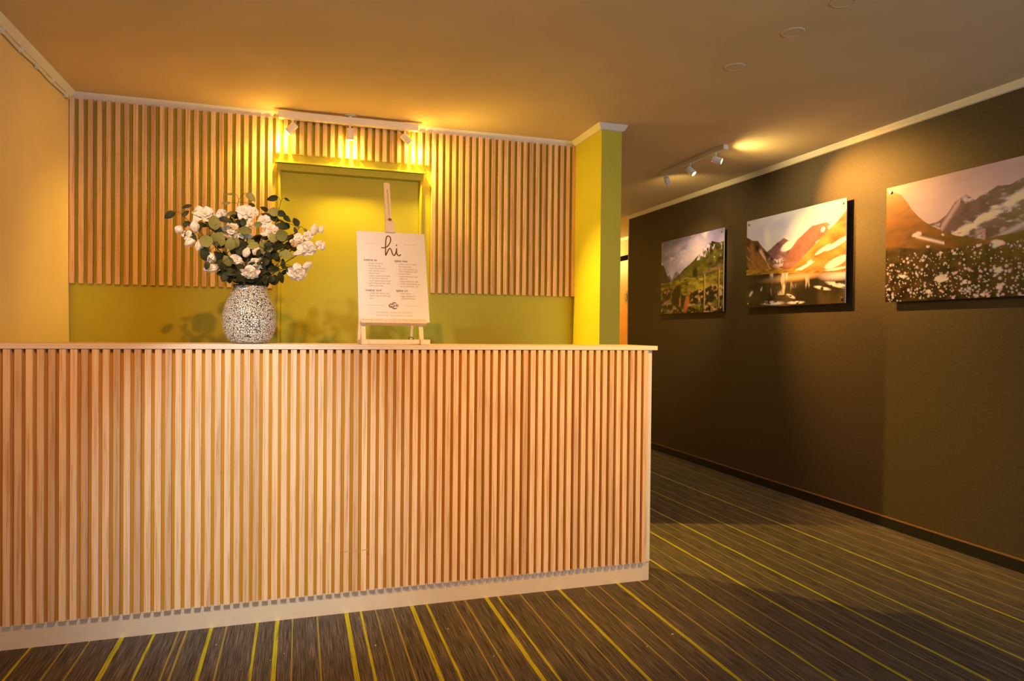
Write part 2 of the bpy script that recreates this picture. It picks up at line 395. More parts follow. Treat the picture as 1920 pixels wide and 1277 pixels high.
# ------------------------------------------------------------------ ceiling cover discs
for (px, py), lab in (((1378.5, 125), 'small round ceiling cover nearest the hallway track light'), ((1487, 60), 'round ceiling cover between the other two ceiling covers'), ((1582, 3), 'round ceiling cover cut by the top edge of the photo')):
    p = on_z(px, py, ZC)
    bm = NB(); lathe(bm, [(0, -.004), (.034, -.004), (.036, -.0028), (.038, -.0048), (.046, -.0036), (.048, -.0005), (0, -.0005)], 40, loc=(p.x, p.y, ZC))
    tag(link('ceiling_cover', bm, M_ceil, smooth=False), lab, 'ceiling cover', 'round ceiling covers')

# ------------------------------------------------------------------ landscape prints
def vnoise(x, y, seed=0):
    xi = np.floor(x).astype(int); yi = np.floor(y).astype(int); xf = x - xi; yf = y - yi
    def h(a, b):
        n = (a * 374761393 + b * 668265263 + seed * 1442695041) & 0x7fffffff
        n = ((n ^ (n >> 13)) * 1274126177) & 0x7fffffff
        return ((n ^ (n >> 16)) & 0xffff) / 65535.0
    u = xf * xf * (3 - 2 * xf); v = yf * yf * (3 - 2 * yf)
    return (h(xi, yi) * (1 - u) + h(xi + 1, yi) * u) * (1 - v) + (h(xi, yi + 1) * (1 - u) + h(xi + 1, yi + 1) * u) * v
def fbm(x, y, seed=0, o=4):
    s = 0; a = .5
    for i in range(o): s = s + a * vnoise(x * 2 ** i, y * 2 ** i, seed + i * 17); a *= .5
    return s
def S(*c): return np.array([(v / 255 / 12.92 if v / 255 < .04 else ((v / 255 + .055) / 1.055) ** 2.4) for v in c])
class Pic:
    def __init__(s, nu=260, nv=180):
        s.nu, s.nv = nu, nv
        s.U, s.T = np.meshgrid(np.linspace(0, 1, nu), np.linspace(0, 1, nv))   # T runs down from the top edge
        s.img = np.zeros((nv, nu, 3))
    def put(s, mask, col):
        mask = np.clip(mask, 0, 1)[..., None]; s.img = s.img * (1 - mask) + col * mask
    def ridge(s, pts, rough=.012, seed=1, f=18):
        xs, ts = zip(*pts); r = np.interp(s.U[0], xs, ts) + (fbm(s.U[0] * f, s.U[0] * 0 + 3.3, seed) - .48) * rough * 2
        return np.clip((s.T - r[None, :]) * s.nv * .8, 0, 1)
    def g(s, fu, ft, seed, o=4): return fbm(s.U * fu, s.T * ft, seed, o)
    def blend(s, f, a, b): f = np.clip(f, 0, 1)[..., None]; return S(*a) * (1 - f) + S(*b) * f
    def ell(s, u, t, a, b, rot=0, soft=.25):
        du, dt = s.U - u, s.T - t; c, n = math.cos(rot), math.sin(rot)
        q = np.sqrt(((du * c + dt * n) / a) ** 2 + ((-du * n + dt * c) / b) ** 2)
        return np.clip((1 - q) / soft, 0, 1)
def picture_valley():
    P = Pic(); n = P.g(5, 7, 4); n2 = P.g(11, 16, 9)
    P.img = P.blend((P.T * 1.2 + (n - .45) * 1.6), (140, 125, 130), (225, 195, 180))
    P.put((P.g(4, 5, 31) - .5) * 5 * (P.T < .5), S(120, 105, 112)); P.put((n2 - .58) * 5 * (P.T < .45), S(235, 205, 190))
    P.put(P.ell(.62, .22, .3, .22, -.9, .9) * .8, S(240, 205, 185))
    P.put(P.ridge([(0, .6), (.1, .49), (.15, .46), (.19, .53), (.27, .42), (.3, .45), (.4, .52), (1, .6)], .02, 5, 30), P.blend(P.g(20, 20, 3) * 1.2, (60, 50, 60), (150, 125, 120)))
    P.put(P.ridge([(0, .31), (.05, .34), (.11, .47), (.2, .6), (1, .7)], .01, 6), P.blend(P.g(14, 20, 12), (25, 20, 20), (70, 50, 40)))
    mt = P.ridge([(0, .7), (.18, .57), (.28, .5), (.4, .42), (.55, .33), (.65, .25), (.75, .17), (.83, .13), (.9, .15), (1, .16)], .012, 8)
    P.put(mt, P.blend(P.g(16, 22, 14) * 1.7 - .35 + (P.T - .3) * .5, (30, 28, 12), (110, 95, 25)))
    P.put(mt * (P.T < .34) * np.clip((P.g(22, 14, 15) - .55) * 9, 0, 1), S(225, 190, 170)); P.put(mt * (P.T < .30) * np.clip((P.g(12, 12, 16) - .5) * 6, 0, 1), S(30, 22, 18))
    P.put(P.ell(.58, .5, .05, .1, 0, .5), S(22, 24, 10))
    field = P.ridge([(0, .58), (.2, .57), (.45, .53), (.7, .56), (1, .50)], .012, 18)
    P.put(field, P.blend(P.g(16, 26, 19) * 1.6 - .3, (70, 62, 12), (185, 150, 40)))
    P.put(field * np.clip((P.g(18, 30, 20) - .6) * 8, 0, 1), S(35, 30, 10))
    rock = P.ridge([(0, .68), (.2, .66), (.4, .76), (.6, .74), (.8, .68), (1, .66)], .04, 22)
    P.put(rock, P.blend((P.g(26, 30, 23, 3) - .42) * 4.5, (22, 16, 8), (205, 150, 85)))
    P.put(rock * np.clip((P.g(9, 12, 24) - .54) * 8, 0, 1) * .8, S(120, 105, 25))
    P.put(P.ell(.27, .76, .09, .17, .3, .3), S(14, 10, 8)); P.put(P.ell(.40, .84, .07, .09, 0, .4), S(20, 12, 8)); P.put(P.ell(.83, .80, .06, .10, 0, .4), S(22, 16, 10))
    P.put(P.ell(.45, .88, .05, .16, .25, .5) * .8, S(205, 110, 40))
    for u, t0 in ((.725, .50), (.935, .46)):
        P.put(((abs(P.U - u) < .013) & (P.T > t0) & (P.T < .95)).astype(float), P.blend((P.U - u) * 60 + .5, (70, 45, 18), (190, 150, 70)))
    P.put(((P.U > .70) & (abs(P.T - (.505 - (P.U - .7) * .17)) < .022)).astype(float), P.blend(P.g(30, 50, 40), (55, 38, 18), (150, 110, 55)))
    return P
def picture_lake():
    P = Pic(); n = P.g(3, 5, 41)
    P.img = P.blend(P.T * 1.1 + (n - .45) * 1.3, (190, 172, 178), (245, 225, 205))
    P.put(P.ell(.9, .08, .5, .32, 0, 1.0) * .95, S(255, 248, 232)); P.put(P.ell(.24, .24, .05, .16, -.2, .9) * .5, S(255, 225, 150))
    c = P.ridge([(0, .6), (.2, .42), (.26, .37), (.36, .295), (.42, .265), (.48, .31), (.55, .34), (.7, .5), (1, .6)], .016, 42, 26)
    P.put(c, P.blend(P.g(12, 14, 43) * 1.6 - .3, (90, 50, 40), (150, 100, 85)))
    P.put(c * P.ell(.47, .36, .1, .05, -.5, .3), S(250, 220, 195))
    r = P.ridge([(0, .95), (.4, .6), (.48, .42), (.56, .31), (.60, .275), (.7, .20), (.83, .19), (.88, .235), (1, .33)], .01, 44)
    P.put(r, P.blend(P.g(14, 18, 45) * .9 + P.T * .5 - .2, (175, 110, 80), (110, 62, 35)))
    P.put(r * (P.ell(.8, .26, .02, .03, .3) + P.ell(.86, .25, .02, .02)), S(250, 225, 200)); P.put(r * P.ell(.76, .37, .035, .012, -.6), S(250, 215, 180))
    lm = P.ridge([(0, .18), (.08, .235), (.13, .24), (.2, .34), (.3, .47), (.38, .57), (.5, .66), (1, .8)], .014, 46)
    P.put(lm, P.blend(P.g(16, 9, 47) * 1.5 - .2 + (P.T - .4) * 1.3, (38, 24, 16), (165, 105, 40)))
    P.put(lm * np.clip((fbm((P.U - P.T * .55) * 46, P.T * 5, 48) - .6) * 8, 0, 1), S(235, 180, 130)); P.put(lm * np.clip((fbm((P.U - P.T * .5) * 26, P.T * 5, 49) - .55) * 7, 0, 1) * (P.T > .38), S(60, 38, 14))
    P.put(P.ell(.36, .52, .13, .075, .55, .9) * np.clip((P.g(30, 36, 50) - .42) * 7, 0, 1), S(250, 215, 180))
    sl = P.ridge([(0, .99), (.4, .67), (.55, .56), (.7, .42), (.85, .27), (.93, .2), (1, .11)], .008, 51)
    P.put(sl, P.blend(P.g(12, 20, 52) * 1.3 - .1, (130, 74, 22), (225, 150, 60)))
    for u, t, a, b, ro in ((.80, .46, .09, .022, -.55), (.93, .42, .13, .028, -.5), (.92, .60, .12, .045, -.45), (.58, .63, .17, .02, -.42), (.9, .67, .14, .014, -.1), (.35, .66, .05, .008, -.1), (.68, .56, .03, .012, -.4)):
        P.put(sl * P.ell(u, t, a, b, ro, .3), S(255, 232, 205))
    P.put(P.ridge([(0, .56), (.3, .585), (.5, .62), (.75, .66), (1, .69)], .008, 53), P.blend(P.g(20, 60, 54) * 1.4 - .2, (105, 68, 14), (215, 155, 50)))
    lake = P.ridge([(0, .62), (.3, .635), (.5, .65), (.75, .68), (1, .70)], .004, 55)
    P.put(lake, P.blend(P.g(7, 5, 56) * 1.4 - .35, (42, 32, 14), (120, 88, 40)))
    P.put(lake * P.ell(.55, .70, .42, .055, -.03, .8) * .8, S(225, 165, 95)); P.put(lake * np.clip((P.g(24, 5, 57) - .57) * 9, 0, 1) * (P.U > .25) * (P.U < .7) * (P.T < .88), S(235, 195, 140))
    P.put(lake * P.ell(.95, .73, .2, .06, 0, .7), S(235, 190, 150))
    for u, t, a, b, ro in ((.06, .84, .05, .018, -1.1), (.18, .80, .04, .012, -1.2), (.8, .84, .09, .02, .3), (.93, .82, .12, .028, .35), (.3, .96, .15, .03, .05), (.5, .9, .06, .02, .5), (.55, .97, .1, .02, 0)):
        P.put(lake * P.ell(u, t, a, b, ro, .5) * np.clip((P.g(30, 40, 59) - .3) * 5, 0, 1), S(245, 215, 180))
    P.put(lake * P.ell(.62, .86, .17, .09, .4, .6) * .8, S(38, 30, 14)); P.put(lake * P.ell(.1, .77, .16, .06, 0, .7) * .7, S(35, 26, 12))
    return P
def picture_meadow():
    P = Pic(320, 210); P.img = P.blend(P.T * 1.6 + (P.g(4, 8, 61) - .45), (205, 165, 150), (240, 200, 180))
    m = P.ridge([(0, .8), (.27, .38), (.32, .37), (.39, .33), (.44, .23), (.475, .20), (.5, .185), (.55, .25), (.6, .22), (.665, .175), (.73, .18), (.8, .15), (.9, .16), (1, .12)], .014, 62, 26)
    P.put(m, P.blend(P.g(18, 22, 63) * 1.4 - .25, (62, 42, 50), (125, 88, 90)))
    gl = np.exp(-((P.T - (.50 - (P.U - .44) * .62)) / .042) ** 2) * (P.U > .42)
    P.put(m * np.clip(gl * 1.7 - (P.g(26, 40, 64) - .36) * 3.2, 0, 1), S(245, 220, 205))
    P.put(m * np.exp(-((P.T - (.43 - (P.U - .36) * 1.9)) / .035) ** 2) * (P.U > .36) * (P.U < .47) * .8, S(225, 180, 160)); P.put(m * np.exp(-((P.T - (.6 - (P.U - .6) * .55)) / .02) ** 2) * (P.U > .6) * .8, S(240, 215, 200))
    P.put(m * P.ell(.30, .42, .06, .03, .4), S(215, 180, 165))
    P.put(m * (P.T > .48) * np.clip((P.g(30, 34, 60) - .5) * 6, 0, 1), S(190, 150, 130))
    l = P.ridge([(0, .02), (.05, .045), (.1, .08), (.14, .15), (.175, .23), (.22, .30), (.27, .36), (.36, .44), (.45, .5), (.6, .56), (1, .5)], .008, 65)
    P.put(l, P.blend(P.T * 1.5 + (P.g(12, 24, 66) - .5) * .8, (185, 105, 45), (82, 62, 22)))
    P.put(l * np.exp(-((P.T - (.46 + (P.U - .2) * .5)) / .012) ** 2) * (P.U > .2) * (P.U < .38), S(245, 215, 185))
    P.put(P.ell(.86, .62, .25, .13, 0, .6) * np.clip(P.g(20, 20, 67) * 2, 0, 1), S(36, 28, 12))
    md = P.ridge([(0, .53), (.25, .57), (.5, .60), (.75, .58), (1, .58)], .03, 68)
    P.put(md, P.blend(P.g(34, 22, 69) * 1.5 - .3 - (P.T - .6) * .5, (24, 16, 8), (100, 68, 24)))
    rg = np.random.RandomState(5)
    for i in range(620):
        t = .60 + .40 * rg.rand() ** .8; u = rg.rand(); s = .003 + .008 * rg.rand() ** 3 + .004 * max(0, t - .6)
        P.put(P.ell(u, t, s, s * 1.45, 0, .5) * .95, S(*[int(v * (.8 + .2 * rg.rand())) for v in (250, 218, 190)]))
    for u, t, s in ((.21, .44, .028), (.675, .60, .032), (.37, .84, .032), (.575, .60, .014), (.68, .80, .022), (.69, .92, .022), (.29, .93, .02), (.5, .87, .017), (.6, .98, .014), (.28, .56, .011), (.37, .48, .01), (.12, .78, .02), (.36, .62, .012), (.44, .64, .011), (.85, .8, .02), (.93, .9, .025)):
        for k in range(7): P.put(P.ell(u + rg.uniform(-.6, .6) * s, t + rg.uniform(-.6, .6) * s, s * .6, s * .8, rg.rand() * 3, .6), S(*[int(v * (.86 + .14 * rg.rand())) for v in (255, 226, 200)]))
    return P
def print_mat():
    m = mat('printed_acrylic', (1, 1, 1), 0.32, spec=0.35)
    a = N(m, 'ShaderNodeAttribute', attribute_name='Col'); L(m, a.outputs['Color'], BS(m).inputs['Base Color']); return m
M_print = print_mat(); M_edge = mat('print_edge', (0.75, 0.72, 0.68), 0.4)
def make_print(y1, y0, z0, z1, pic, label):
    xs = XR - .030; root = empty('landscape_picture', (XR, (y0 + y1) / 2, (z0 + z1) / 2), label, 'picture', 'landscape prints on the dark wall')
    nu, nv = pic.nu, pic.nv
    u, t = np.meshgrid(np.linspace(0, 1, nu), np.linspace(0, 1, nv))
    co = np.stack([np.full(u.shape, xs - .0061), y1 + (y0 - y1) * u, z1 + (z0 - z1) * t], -1).reshape(-1, 3)
    i = np.arange(nu * nv).reshape(nv, nu)
    faces = np.stack([i[:-1, :-1], i[1:, :-1], i[1:, 1:], i[:-1, 1:]], -1).reshape(-1, 4)
    me = bpy.data.meshes.new('printed_image'); me.from_pydata(co.tolist(), [], faces.tolist())
    ca = me.color_attributes.new('Col', 'FLOAT_COLOR', 'POINT')
    ca.data.foreach_set('color', np.concatenate([np.clip(pic.img.reshape(-1, 3) * np.array([.72, .92, 2.4]), 0, .92), np.ones((nu * nv, 1))], 1).astype(np.float32).ravel())
    me.materials.append(M_print); o = bpy.data.objects.new('printed_image', me); C.objects.link(o); o.parent = root; o.matrix_parent_inverse = Matrix.Translation(root.location).inverted()
    bm = NB(); box(bm, xs - .006, xs, y0, y1, z0, z1); link('panel', bm, M_edge, root)
    for yy in (y0 + .03, y1 - .03):
        for zz in (z0 + .03, z1 - .03):
            bm = NB(); R = Matrix.Translation((0, yy, zz)) @ Matrix.Rotation(-PI / 2, 4, 'Y')
            lathe(bm, [(0, -XR + .0006), (.007, -XR + .0006), (.007, -xs)], 16, mtx=R)
            lathe(bm, [(.0045, -xs + .006), (.0095, -xs + .0062), (.0095, -xs + .011), (.008, -xs + .0125), (0, -xs + .0125)], 20, mtx=R)
            link('standoff', bm, M_steel, root)
make_print(5.955, 4.925, 1.355, 2.055, picture_valley(), 'mountain valley print with fence posts and boulders, farthest down the dark wall')
make_print(4.620, 3.590, 1.374, 2.057, picture_lake(), 'sunlit mountain lake print between the other two wall prints')
make_print(3.273, 2.243, 1.366, 2.052, picture_meadow(), 'meadow print with white cottongrass and snowy peaks, cut by photo edge')

# ------------------------------------------------------------------ vase
def vase_mat():
    m = mat('pebble_mosaic', (0.7, 0.68, 0.64), 0.35)
    t = N(m, 'ShaderNodeTexCoord')
    v = N(m, 'ShaderNodeTexVoronoi', feature='DISTANCE_TO_EDGE'); v.inputs['Scale'].default_value = 135; L(m, t.outputs['Object'], v.inputs['Vector'])
    c = N(m, 'ShaderNodeTexVoronoi', feature='F1'); c.inputs['Scale'].default_value = 135; L(m, t.outputs['Object'], c.inputs['Vector'])
    sp = N(m, 'ShaderNodeSeparateColor'); L(m, c.outputs['Color'], sp.inputs[0])
    peb = ramp(m, sp.outputs[0], [(0.0, (0.55, 0.52, 0.48)), (0.2, (0.80, 0.77, 0.72)), (1, (0.92, 0.90, 0.86))])
    rnd_ = ramp(m, v.outputs['Distance'], [(0.045, (0, 0, 0)), (0.115, (1, 1, 1))])
    col = mixc(m, rnd_, (0.022, 0.02, 0.018), peb)
    L(m, col, BS(m).inputs['Base Color'])
    bump(m, rnd_, 0.8, 0.006)
    return m
VC = Vector((-.1955, 3.0, 1.104)); k = .00205 / 7.98
vs = empty('vase', VC, 'round vase covered in white pebble mosaic standing on the counter', 'vase')
prof = [(0, .001), (.050, .001), (.0655, .003)]
for y, hw in ((1110, 300), (1080, 322), (1040, 348), (1000, 367), (950, 387), (900, 400), (850, 408), (800, 411), (760, 411), (720, 409), (660, 401), (600, 389), (540, 370), (480, 345), (420, 318), (370, 292), (330, 272), (300, 260), (265, 252), (235, 250), (217, 247)):
    prof.append((hw * k * .995, (1147 - y) * k))
ztop = (1147 - 215) * k
prof += [(.058, ztop + .001), (.054, ztop - .004), (.054, ztop - .05), (.07, ztop - .09), (.07, .03), (0, .02)]
bm = NB(); lathe(bm, prof, 72, loc=VC); link('vase_body', bm, vase_mat(), vs, True)
bm = NB(); rim = [(.0625 * math.cos(2 * PI * i / 40) + VC.x, .0625 * math.sin(2 * PI * i / 40) + VC.y, VC.z + ztop - .002) for i in range(41)]
tube(bm, rim, .0035, 8, cap=False); link('rim', bm, mat('dark_vase_rim', (0.06, 0.05, 0.04), 0.5), vs, True)

# ------------------------------------------------------------------ flowers and branches
def leafmat(name, a, b):
    m = mat(name, a, 0.55, spec=0.2)
    geo = N(m, 'ShaderNodeNewGeometry'); n = noise(m, coords(m, (1, 1, 1)), 90, 3)
    c = mixc(m, n, a, b); c = mixc(m, 1.0, c, ramp(m, geo.outputs['Random Per Island'], [(0, (.72, .72, .72)), (1, (1.15, 1.12, 1.05))]), 'MULTIPLY')
    L(m, c, BS(m).inputs['Base Color']); return m
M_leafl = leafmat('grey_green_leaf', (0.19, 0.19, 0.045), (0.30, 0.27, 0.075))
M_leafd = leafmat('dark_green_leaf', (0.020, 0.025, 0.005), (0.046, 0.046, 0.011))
M_stem = mat('green_stem', (0.10, 0.095, 0.022), 0.55); M_twig = mat('brown_twig', (0.055, 0.035, 0.015), 0.6)
def petalmat():
    m = mat('white_petal', (0.86, 0.78, 0.68), 0.55, spec=0.25)
    n = noise(m, coords(m, (1, 1, 1)), 60, 3)
    L(m, ramp(m, n, [(0.35, (0.80, 0.62, 0.45)), (0.55, (0.88, 0.80, 0.70))]), BS(m).inputs['Base Color'])
    BS(m).inputs['Subsurface Weight'].default_value = 0.15; BS(m).inputs['Subsurface Radius'].default_value = (.01, .006, .003); return m
M_petal = petalmat(); M_heart = mat('yellow_flower_heart', (0.62, 0.42, 0.06), 0.6)
MOUTH = VC + Vector((0, 0, ztop))
PXM = 1 / 455.0      # metres per photo pixel near the vase
RN = random.Random(11)
def frame_at(p):
    """right / up / towards-the-room axes for a leaf or blossom"""
    f = (O - p); f.z *= .5; f.normalize(); r = Vector((0, 0, 1)).cross(f).normalized(); return r, f.cross(r), f
def leaf(bm, c, w, h, ang, mi, tilt=None):
    """ovate, slightly cupped leaf; ang = direction its tip points (degrees, 0 = right, 90 = up)"""
    r, u, f = frame_at(c)
    a = math.radians(ang); tip = r * math.cos(a) + u * math.sin(a); sd = r * -math.sin(a) + u * math.cos(a)
    t1 = RN.uniform(-.5, .5) if tilt is None else tilt; t2 = RN.uniform(-.4, .4)
    tip2 = (tip + f * t1).normalized(); sd2 = (sd + f * t2).normalized(); nn = tip2.cross(sd2).normalized()
    n = 7; rows = []
    for i in range(n + 1):
        s = i / n; half = h / 2 * (math.sin(PI * s ** .82)) ** .75 if 0 < s < 1 else 0
        y = -w / 2 + w * s; curl = -.10 * w * (s - .4) ** 2 * 4
        if half < 1e-6: rows.append([bm.verts.new(c + tip2 * y + nn * curl)])
        else: rows.append([bm.verts.new(c + tip2 * y + sd2 * (half * q) + nn * (curl + .14 * half * abs(q))) for q in (-1, -.5, 0, .5, 1)])
    for A, B in zip(rows, rows[1:]):
        if len(A) == 1: fs = [bm.faces.new((A[0], B[j + 1], B[j])) for j in range(4)]
        elif len(B) == 1: fs = [bm.faces.new((A[j], A[j + 1], B[0])) for j in range(4)]
        else: fs = [bm.faces.new((A[j], A[j + 1], B[j + 1], B[j])) for j in range(4)]
        for q in fs: q.material_index = mi; q.smooth = True
    return c - tip2 * (w / 2)
def petal(bm, c, ax, d, ln, wd, cup, mi=0):
    """one ruffled petal growing from c: ax = flower axis, d = outward direction"""
    sd = ax.cross(d).normalized(); rows = []; n = 7; ph = RN.uniform(0, 6); fq = RN.uniform(2.2, 3.6); Q = (-1, -.66, -.33, 0, .33, .66, 1)
    for i in range(n + 1):
        s = i / n; half = wd / 2 * (math.sin(PI * (.09 + .74 * s)) ** .75)
        lip = max(0, s - .55) / .45
        row = []
        for q in Q:
            p = c + d * (ln * s * math.cos(cup * .75) * (1 - .10 * lip * abs(q))) + ax * (ln * (s ** .7) * math.sin(cup) * .8 - ln * .30 * lip ** 1.6)
            ruf = ln * (.02 + .065 * lip) * math.sin(ph + q * fq + s * 3)
            row.append(bm.verts.new(p + sd * (half * q) + ax * (half * .32 * q * q + ruf) + d * (ruf * .5)))
        rows.append(row)
    for A, B in zip(rows, rows[1:]):
        for j in range(len(Q) - 1):
            q = bm.faces.new((A[j], A[j + 1], B[j + 1], B[j])); q.material_index = mi; q.smooth = True
def blossom(parent, c, w, h, face, full=2):
    """w, h in metres; face = axis the flower looks along; full = petal layers"""
    bm = NB(); face = face.normalized(); base = c - face * (max(w, h) * .22)
    r, u, f = frame_at(c); e1 = face.cross(Vector((.2, .1, .97))).normalized(); e2 = face.cross(e1)
    R = .5 * max(w, h)
    for l in range(full + 1):
        k = 5; ph = RN.uniform(0, 6); rad = R * (1.05 - .24 * l); cup = .30 + .38 * l
        for j in range(k):
            a = ph + 2 * PI * j / k + RN.uniform(-.15, .15); d = e1 * math.cos(a) + e2 * math.sin(a)
            petal(bm, base + face * (.10 * R * l), face, d, rad * RN.uniform(.78, 1.15), rad * RN.uniform(.85, 1.12), cup)
    # squash to the aspect the flower shows
    sx, sy = w / max(w, h), h / max(w, h)
    for v in bm.verts:
        q = v.co - c; v.co = c + r * (q.dot(r) * sx) + u * (q.dot(u) * sy) + f * q.dot(f)
    n0 = len(bm.verts)
    bmesh.ops.create_icosphere(bm, subdivisions=1, radius=R * .16, matrix=Matrix.Translation(base + face * R * .35))
    for q in bm.faces:
        if all(v.index == -1 or v.index >= n0 for v in q.verts) and len(q.verts) == 3: q.material_index = 1
    return link('blossom', bm, None, parent, mats=[M_petal, M_heart])
def bud(parent, c, w, h, ang):
    """closed flower: overlapping upright petals"""
    bm = NB(); r, u, f = frame_at(c); a = math.radians(ang); ax = (r * math.cos(a) + u * math.sin(a) + f * .15).normalized()
    ln, wd = max(w, h), min(w, h); base = c - ax * ln * .5; e1 = ax.cross(f).normalized(); e2 = ax.cross(e1)
    for j in range(5):
        b = 2 * PI * j / 5 + RN.uniform(-.2, .2); d = e1 * math.cos(b) + e2 * math.sin(b)
        rows = []
        for i in range(6):
            s = i / 5; bulge = wd * .5 * math.sin(PI * min(1, .12 + .86 * s)) ** .7 * (1 if s < .75 else .9) ; half = wd * .42 * math.sin(PI * (.08 + .84 * s))
            sd = ax.cross(d)
            rows.append([bm.verts.new(base + ax * (ln * s) + d * bulge * (1 - .25 * abs(q)) + sd * half * q) for q in (-1, -.5, 0, .5, 1)])
        for A, B in zip(rows, rows[1:]):
            for i in range(4): q = bm.faces.new((A[i], A[i + 1], B[i + 1], B[i])); q.smooth = True
    return link('blossom', bm, M_petal, parent)
def curve(pts, n=14):
    pts = [Vector(p) for p in pts]; out = []
    P = [pts[0] * 2 - pts[1]] + pts + [pts[-1] * 2 - pts[-2]]
    for i in range(1, len(P) - 2):
        for j in range(n):
            t = j / n; a, b, c, d = P[i - 1], P[i], P[i + 1], P[i + 2]
            out.append(.5 * ((2 * b) + (c - a) * t + (2 * a - 5 * b + 4 * c - d) * t * t + (3 * b - a - 3 * c + d) * t ** 3))
    out.append(pts[-1]); return out
def root_pt(i):
    a = 2.4 * i; return MOUTH + Vector((.030 * math.cos(a), .030 * math.sin(a), -.07))
def neck(p, i):
    """where a stem leaves the vase on its way to p"""
    d = Vector((p.x - MOUTH.x, p.y - MOUTH.y, 0)); 
    if d.length > .04: d = d.normalized() * .04
    return MOUTH + d + Vector((0, 0, .012))

#  flower stems: label, depth y, [(px, py, w, h, kind, angle)]
FL = [
 ('drooping spray of five small white blooms reaching far left of the bouquet', 2.96, [(335, 430, 14, 14, 'b', 150), (349, 441, 22, 20, 'f', 200), (357, 454, 22, 15, 'b', 215), (374, 460, 14, 22, 'b', 250), (365, 424, 15, 20, 'b', 100)]),
 ('large ruffled white flower at the upper left of the bouquet', 2.99, [(384, 399, 42, 38, 'F', 100)]),
 ('pale peach flower half hidden behind the bouquet top left', 3.10, [(415, 399, 24, 20, 'f', 100)]),
 ('large white double bloom at the top centre with a small bloom below', 2.98, [(463, 397, 40, 34, 'F', 90), (468, 421, 20, 18, 'f', 60)]),
 ('big elongated peach bloom right of the top centre', 2.95, [(496, 412, 28, 28, 'f', 80), (509, 430, 34, 34, 'F', 60)]),
 ('pair of white blooms one over the other at bouquet centre left', 2.94, [(433, 427, 30, 24, 'f', 100), (434, 441, 28, 22, 'f', 250)]),
 ('peach bloom under a broad leaf at the bouquet centre', 2.95, [(458, 442, 24, 20, 'f', 260)]),
 ('two white bell blooms drooping at the lower left', 2.94, [(394, 484, 22, 24, 'b', 240), (397, 503, 28, 15, 'b', 195)]),
 ('peach bloom with a bud beside a round leaf, low centre left', 2.91, [(445, 486, 24, 22, 'f', 30), (462, 473, 13, 18, 'b', 70)]),
 ('small pale blooms beside the round leaf at centre right', 2.92, [(480, 470, 14, 18, 'b', 250), (484, 463, 8, 12, 'b', 80)]),
 ('star shaped peach flower above the rim, right of centre', 2.90, [(484, 494, 32, 24, 'f', 0)]),
 ('flat round peach flower lowest at the vase rim', 2.885, [(469, 513, 32, 25, 'F', 270)]),
 ('upper right spray with open blooms and two pointed buds', 2.96, [(562, 446, 26, 22, 'f', 60), (579, 442, 20, 20, 'f', 20), (589, 430, 13, 21, 'b', 80), (602, 430, 11, 15, 'b', 70), (551, 457, 20, 18, 'f', 220)]),
 ('rightmost spray with a large white bloom and smaller ones', 2.93, [(581, 465, 38, 30, 'F', 0), (603, 460, 20, 20, 'f', 20), (560, 474, 20, 10, 'b', 200)]),
 ('low right spray with a large white bloom beside the vase neck', 2.92, [(559, 513, 38, 36, 'F', 300), (577, 497, 19, 12, 'b', 30)]),
]
for i, (lab, y, bl) in enumerate(FL):
    root = empty('flower_stem', MOUTH - Vector((0, 0, .08)), lab, 'flower', 'white flowers in the vase')
    pts = [on_y(b[0], b[1], y + RN.uniform(-.015, .015)) for b in bl]
    main = pts[0]; far = max(pts, key=lambda p: (p - MOUTH).length); nk = neck(far, i)
    mid = nk.lerp(far, .55) + Vector((0, 0, .02))
    bm = NB(); path = curve([root_pt(i), nk, mid, far]); tube(bm, path, .0021, 6, .0014)
    for p in pts:
        if p is far: continue
        j = min(path, key=lambda q: (q - (p + (nk - p) * .25)).length); tube(bm, curve([j, j.lerp(p, .5) - Vector((0, 0, .004)), p], 5), .0013, 5)
    link('stem', bm, M_stem, root, True)
    for b, p in zip(bl, pts):
        px, py, w, h, kind, ang = b; r, u, f = frame_at(p); a = math.radians(ang)
        if kind == 'b': bud(root, p, w * PXM, h * PXM, ang)
        else: blossom(root, p, w * PXM * 1.0, h * PXM * 1.0, f + (r * math.cos(a) + u * math.sin(a)) * .45, 3 if kind == 'F' else 2)

